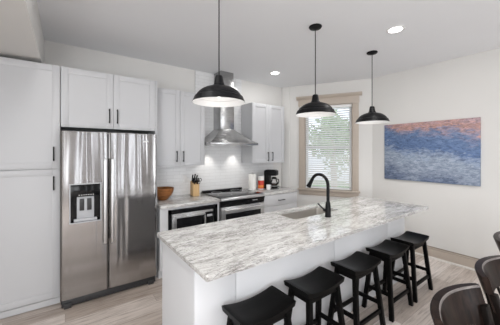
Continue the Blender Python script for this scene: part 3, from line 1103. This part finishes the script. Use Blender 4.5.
def make_chair():
    t = thing('dining_chair', '', 'chair')
    zt, zb = .81, .615
    N = 40
    R, amax = .50, 33.5

    def arc(s, r):                                   # s in -1..1 around the bow, r inset from the outer face
        a = s * math.radians(amax)
        return Vector(((R - r) * math.sin(a), -.31 + (R - r) * math.cos(a), 0))
    mb = MB()
    rings = []
    for k in range(N + 1):
        s = k / N * 2 - 1
        th = .044 - .010 * abs(s) ** 3
        arch = .035 * (1 - min(1, abs(s) / .75) ** 2)
        zbot = zb + arch
        o_, i_ = arc(s, 0), arc(s, th)
        lean = Vector((0, -.045, 0))
        io_, ii_ = arc(s, .010), arc(s, th + .004)
        pts = [o_ + Vector((0, 0, zt - .012)), o_ * .7 + arc(s, th * .25) * .3 + Vector((0, 0, zt - .002)), arc(s, th * .84) + Vector((0, 0, zt)), i_ + Vector((0, 0, zt - .010)),
               ii_ + lean + Vector((0, 0, zbot + .006)), arc(s, th * .6) + lean + Vector((0, 0, zbot)), io_ + lean + Vector((0, 0, zbot + .010))]
        rings.append([mb.bm.verts.new(p) for p in pts])
    m = 7
    for a, b in zip(rings, rings[1:]):
        for i in range(m):
            f = mb.bm.faces.new((a[i], a[(i + 1) % m], b[(i + 1) % m], b[i]))
            f.material_index = 1 if i == 2 else 0
    mb.bm.faces.new(rings[0])
    mb.bm.faces.new(rings[-1][::-1])
    mb.build('backrest', [M['chair'], M['chair_edge']], t, smooth=40)
    # seat
    mb = MB()
    dy = -.155
    outl = [(-.20, .17), (-.225, .05), (-.235, -.15), (-.215, -.235), (-.10, -.26), (.10, -.26), (.215, -.235), (.235, -.15), (.225, .05), (.20, .17), (.10, .20), (-.10, .20)]
    mb.prism([(x, y + dy) for x, y in outl], 'Z', .425, .455, .008)
    mb.build('seat', M['chair'], t, smooth=50)
    for sx in (-1, 1):
        # rear leg carries on up as the post of the backrest
        mb = MB()
        path = [(.225, .11, 0, .036), (.207, .035, .30, .042), (.210, .01, .45, .048), (.236, .045, .60, .058), (.246, .070, .72, .050)]
        prev = None
        for x, y, z, s in path:
            ring = [mb.bm.verts.new((sx * x + a * s / 2, y + b * s / 2, z)) for a, b in ((-1, -1), (1, -1), (1, 1), (-1, 1))]
            if prev:
                for i in range(4):
                    mb.bm.faces.new((prev[i], prev[(i + 1) % 4], ring[(i + 1) % 4], ring[i]))
            else:
                mb.bm.faces.new(ring[::-1])
            prev = ring
        mb.bm.faces.new(prev)
        bmesh.ops.bevel(mb.bm, geom=list(mb.bm.edges), offset=.005, segments=2, profile=.5, affect='EDGES')
        mb.build('leg', M['chair_leg'], t)
        MB().bar((sx * .215, -.225 + dy, 0), (sx * .195, -.205 + dy, .428), .030, .030, .003, .040, .040).build('leg', M['chair_leg'], t)
        MB().box(sx * .203 - .009, sx * .203 + .009, -.205 + dy, .165 + dy, .375, .426, .002).build('seat_rail', M['chair_leg'], t)
    MB().box(-.195, .195, -.214 + dy, -.196 + dy, .375, .426, .002).build('seat_rail', M['chair_leg'], t)
    MB().box(-.20, .20, .15 + dy, .168 + dy, .375, .426, .002).build('seat_rail', M['chair_leg'], t)
    for sx in (-.07, .07):
        MB().bar((sx, .030, .452), (sx * 1.1, .108, .665), .028, .012, .002).build('back_slat', M['chair_leg'], t)
    return t


chv = make_chair()
for i, (x, y, rz, lab) in enumerate([
        (1.58, .318, -.03, 'dark brown curved-back wooden dining chair nearest the camera, bottom right corner'),
        (2.25, .305, 0, 'dark brown curved-back wooden dining chair, middle one of three at right'),
        (3.14, .38, 0, 'dark brown curved-back wooden dining chair farthest away, cut by the right picture edge')]):
    o = chv if i == 0 else copy_tree(chv)
    o.location = (x, y, 0)
    o.rotation_euler = (0, 0, rz)
    o['label'] = lab
    o['group'] = 'curved-back dining chairs'

# ------------------------------------------------------------------ painting
tag(MB().box(-.034, 0, -.603, .603, 0, .885, .004).build('painting', M['canvas'], None, (X1 - .001, 1.513, 1.10)), 'wide unframed canvas painting in blues and peach on the right wall', 'painting')

# ------------------------------------------------------------------ blind
bl = thing('window_blind', 'white horizontal slat blind with open slats hanging in the window', 'blind', (A.x, A.y, 0), WANG)
MB().box(SO0 + .018, SO1 - .018, .004, .052, ZO1 - .065, ZO1 - .017, .003).build('headrail', M['white'], bl)
mb = MB()
z = ZO1 - .09
while z > ZO0 + .055:
    ca, sa_ = math.cos(math.radians(36)), math.sin(math.radians(36))
    y0, hw_ = .030, .0245
    vs = []
    for q in (-1, -.3, .3, 1):
        vs.append((y0 + q * hw_ * ca, z + q * hw_ * sa_ + .003 * (1 - q * q)))
    vs += [(a, b - .0025) for a, b in vs[::-1]]
    mb.prism(vs, 'X', SO0 + .022, SO1 - .022)
    z -= .040
mb.build('slats', M['slat'], bl)
MB().box(SO0 + .02, SO1 - .02, .006, .054, ZO0 + .010, ZO0 + .032, .004).build('bottom_rail', M['white'], bl)
mb = MB()
for q in (SO0 + .14, (SO0 + SO1) / 2, SO1 - .14):
    mb.tube([(q, .003, ZO1 - .06), (q, .003, ZO0 + .03)], .0012, 6).tube([(q, .056, ZO1 - .06), (q, .056, ZO0 + .03)], .0012, 6)
mb.build('ladder_cord', M['white'], bl)

# ------------------------------------------------------------------ things on the worktops
Z = CT
# bowl
b_ = tag(MB().lathe([(0, .0), (.055, 0), (.06, .006), (.075, .018), (.11, .055), (.135, .10), (.145, .145), (.147, .158), (.141, .160), (.137, .150), (.125, .105), (.10, .06), (.06, .028), (0, .02)], 0, 0, 48).build('wooden_bowl', M['bowl'], None, (1.075, 3.50, Z)), 'round reddish-brown wooden bowl on the worktop beside the refrigerator', 'bowl')

# knife block: slanted block, handles out of its top
kb = thing('knife_block', 'light wooden knife block with black-handled knives on the left worktop', 'knife block', (1.565, 3.56, Z), math.radians(-6))
MB().prism([(-.07, 0), (.075, 0), (.075, .205), (.045, .215), (-.07, .165)], 'X', -.048, .048, .004).build('block', M['block'], kb)
for i, (x, y, z0, l) in enumerate([(-.028, .045, .203, .11), (.0, .045, .203, .12), (.028, .045, .203, .10), (-.03, .0, .183, .085), (-.01, .0, .183, .09), (.012, .0, .183, .085), (.033, .0, .183, .08), (-.02, -.04, .166, .07), (.02, -.04, .166, .07)]):
    MB().bar((x, y, z0), (x * 1.25, y - l * .55, z0 + l), .015, .022, .004, .017, .024).build('knife', M['black_metal'], kb)
mb = MB()
for s in (-1, 1):
    pts = [(.06 + .012 * s + .018 * math.cos(a * 2 * PI / 14), -.02 - .02, .215 + .018 * s + .022 * math.sin(a * 2 * PI / 14)) for a in range(15)]
    mb.tube(pts, .0045, 8)
mb.tube([(.04, .0, .18), (.056, -.03, .215)], .006, 8)
mb.build('scissors', M['black_metal'], kb)

# paper towel roll on a holder
pt = thing('paper_towel_holder', 'white paper towel roll standing on the worktop right of the range', 'paper towel', (2.60, 3.52, Z))
MB().lathe([(0, 0), (.07, 0), (.072, .005), (.066, .012), (0, .012)], 0, 0, 36).build('base', M['steel_light'], pt)
MB().lathe([(.02, .013), (.062, .013), (.0635, .02), (.0635, .262), (.062, .268), (.02, .268), (.02, .013)], 0, 0, 40).build('paper_roll', M['paper'], pt)
MB().lathe([(0, .01), (.007, .01), (.007, .29), (.011, .296), (.011, .306), (0, .312)], 0, 0, 16).build('rod', M['steel_light'], pt)

# red and white tin
cn = thing('food_canister', 'red and white canister between the paper towel roll and the coffee maker', 'canister', (2.775, 3.50, Z))
MB().lathe([(0, 0), (.05, 0), (.052, .004), (.052, .052), (.052, .20), (.05, .205), (0, .205)], 0, 0, 36).build('body', M['paper'], cn)
MB().lathe([(.0524, .012), (.053, .016), (.053, .150), (.0524, .153)], 0, 0, 36).build('label_band', M['red'], cn)['label'] = 'red printed band'
MB().lathe([(.0532, .03), (.0536, .034), (.0536, .07), (.0532, .074)], 0, 0, 36).build('label_stripe', M['orange'], cn)['label'] = 'orange stripe'
MB().lathe([(0, .204), (.054, .204), (.0545, .207), (.0545, .222), (.052, .226), (0, .226)], 0, 0, 36).build('lid', M['white'], cn)

# white cup
cu = thing('mug', 'small white mug in front of the coffee maker', 'mug', (2.825, 3.36, Z))
MB().lathe([(0, 0), (.028, 0), (.034, .006), (.037, .05), (.038, .085), (.0355, .085), (.034, .05), (.03, .012), (0, .010)], 0, 0, 32).build('cup', M['white'], cu)
MB().tube([(.033, 0, .07), (.055, 0, .068), (.062, 0, .045), (.052, 0, .024), (.034, 0, .022)], .005, 8).build('handle', M['white'], cu)

# coffee maker
cm = thing('coffee_maker', 'black drip coffee maker with glass carafe at the right worktop end', 'coffee maker', (3.01, 3.50, Z), math.radians(32))
MB().box(-.085, .085, -.13, .11, 0, .035, .012).build('base', M['black_metal'], cm)
MB().box(-.085, .085, .02, .11, .03, .31, .012).build('water_tank', M['black_metal'], cm)
MB().box(-.088, .088, -.115, .112, .225, .318, .018, 3).box(-.07, .07, -.09, .09, .315, .328, .005).build('brew_head', M['black_metal'], cm)
MB().lathe([(0, .035), (.066, .035), (.068, .041), (.066, .045), (0, .045)], 0, -.055, 32).build('warming_plate', M['steel_light'], cm)
ca = MB().lathe([(0, .046), (.05, .046), (.064, .06), (.067, .09), (.056, .13), (.043, .155), (.045, .17)], 0, -.055, 32).build('carafe', M['glass'], cm)
MB().lathe([(0, .048), (.048, .048), (.061, .062), (.064, .088), (.0, .090)], 0, -.055, 32).build('coffee', M['coffee'], ca)
MB().lathe([(0, .165), (.047, .165), (.047, .185), (.03, .20), (0, .20)], 0, -.055, 32).build('carafe_lid', M['black_metal'], ca)
MB().tube([(0, -.10, .165), (0, -.135, .16), (0, -.142, .12), (0, -.125, .075)], .009, 10).build('carafe_handle', M['black_metal'], ca)
MB().box(-.03, .03, -.134, -.126, .010, .026, .001).build('switch', M['grey_plastic'], cm)

# outlet on the tiles
ou = thing('wall_outlet', 'white double outlet on the tiles between bowl and knife block', 'outlet', (1.475, Y1 - .008, 1.08))
MB().box(-.036, .036, -.006, 0, 0, .115, .002).build('cover_plate', M['white'], ou)
MB().box(-.017, .017, -.008, -.005, .014, .048, .001).box(-.017, .017, -.008, -.005, .067, .101, .001).build('socket', M['white'], ou)
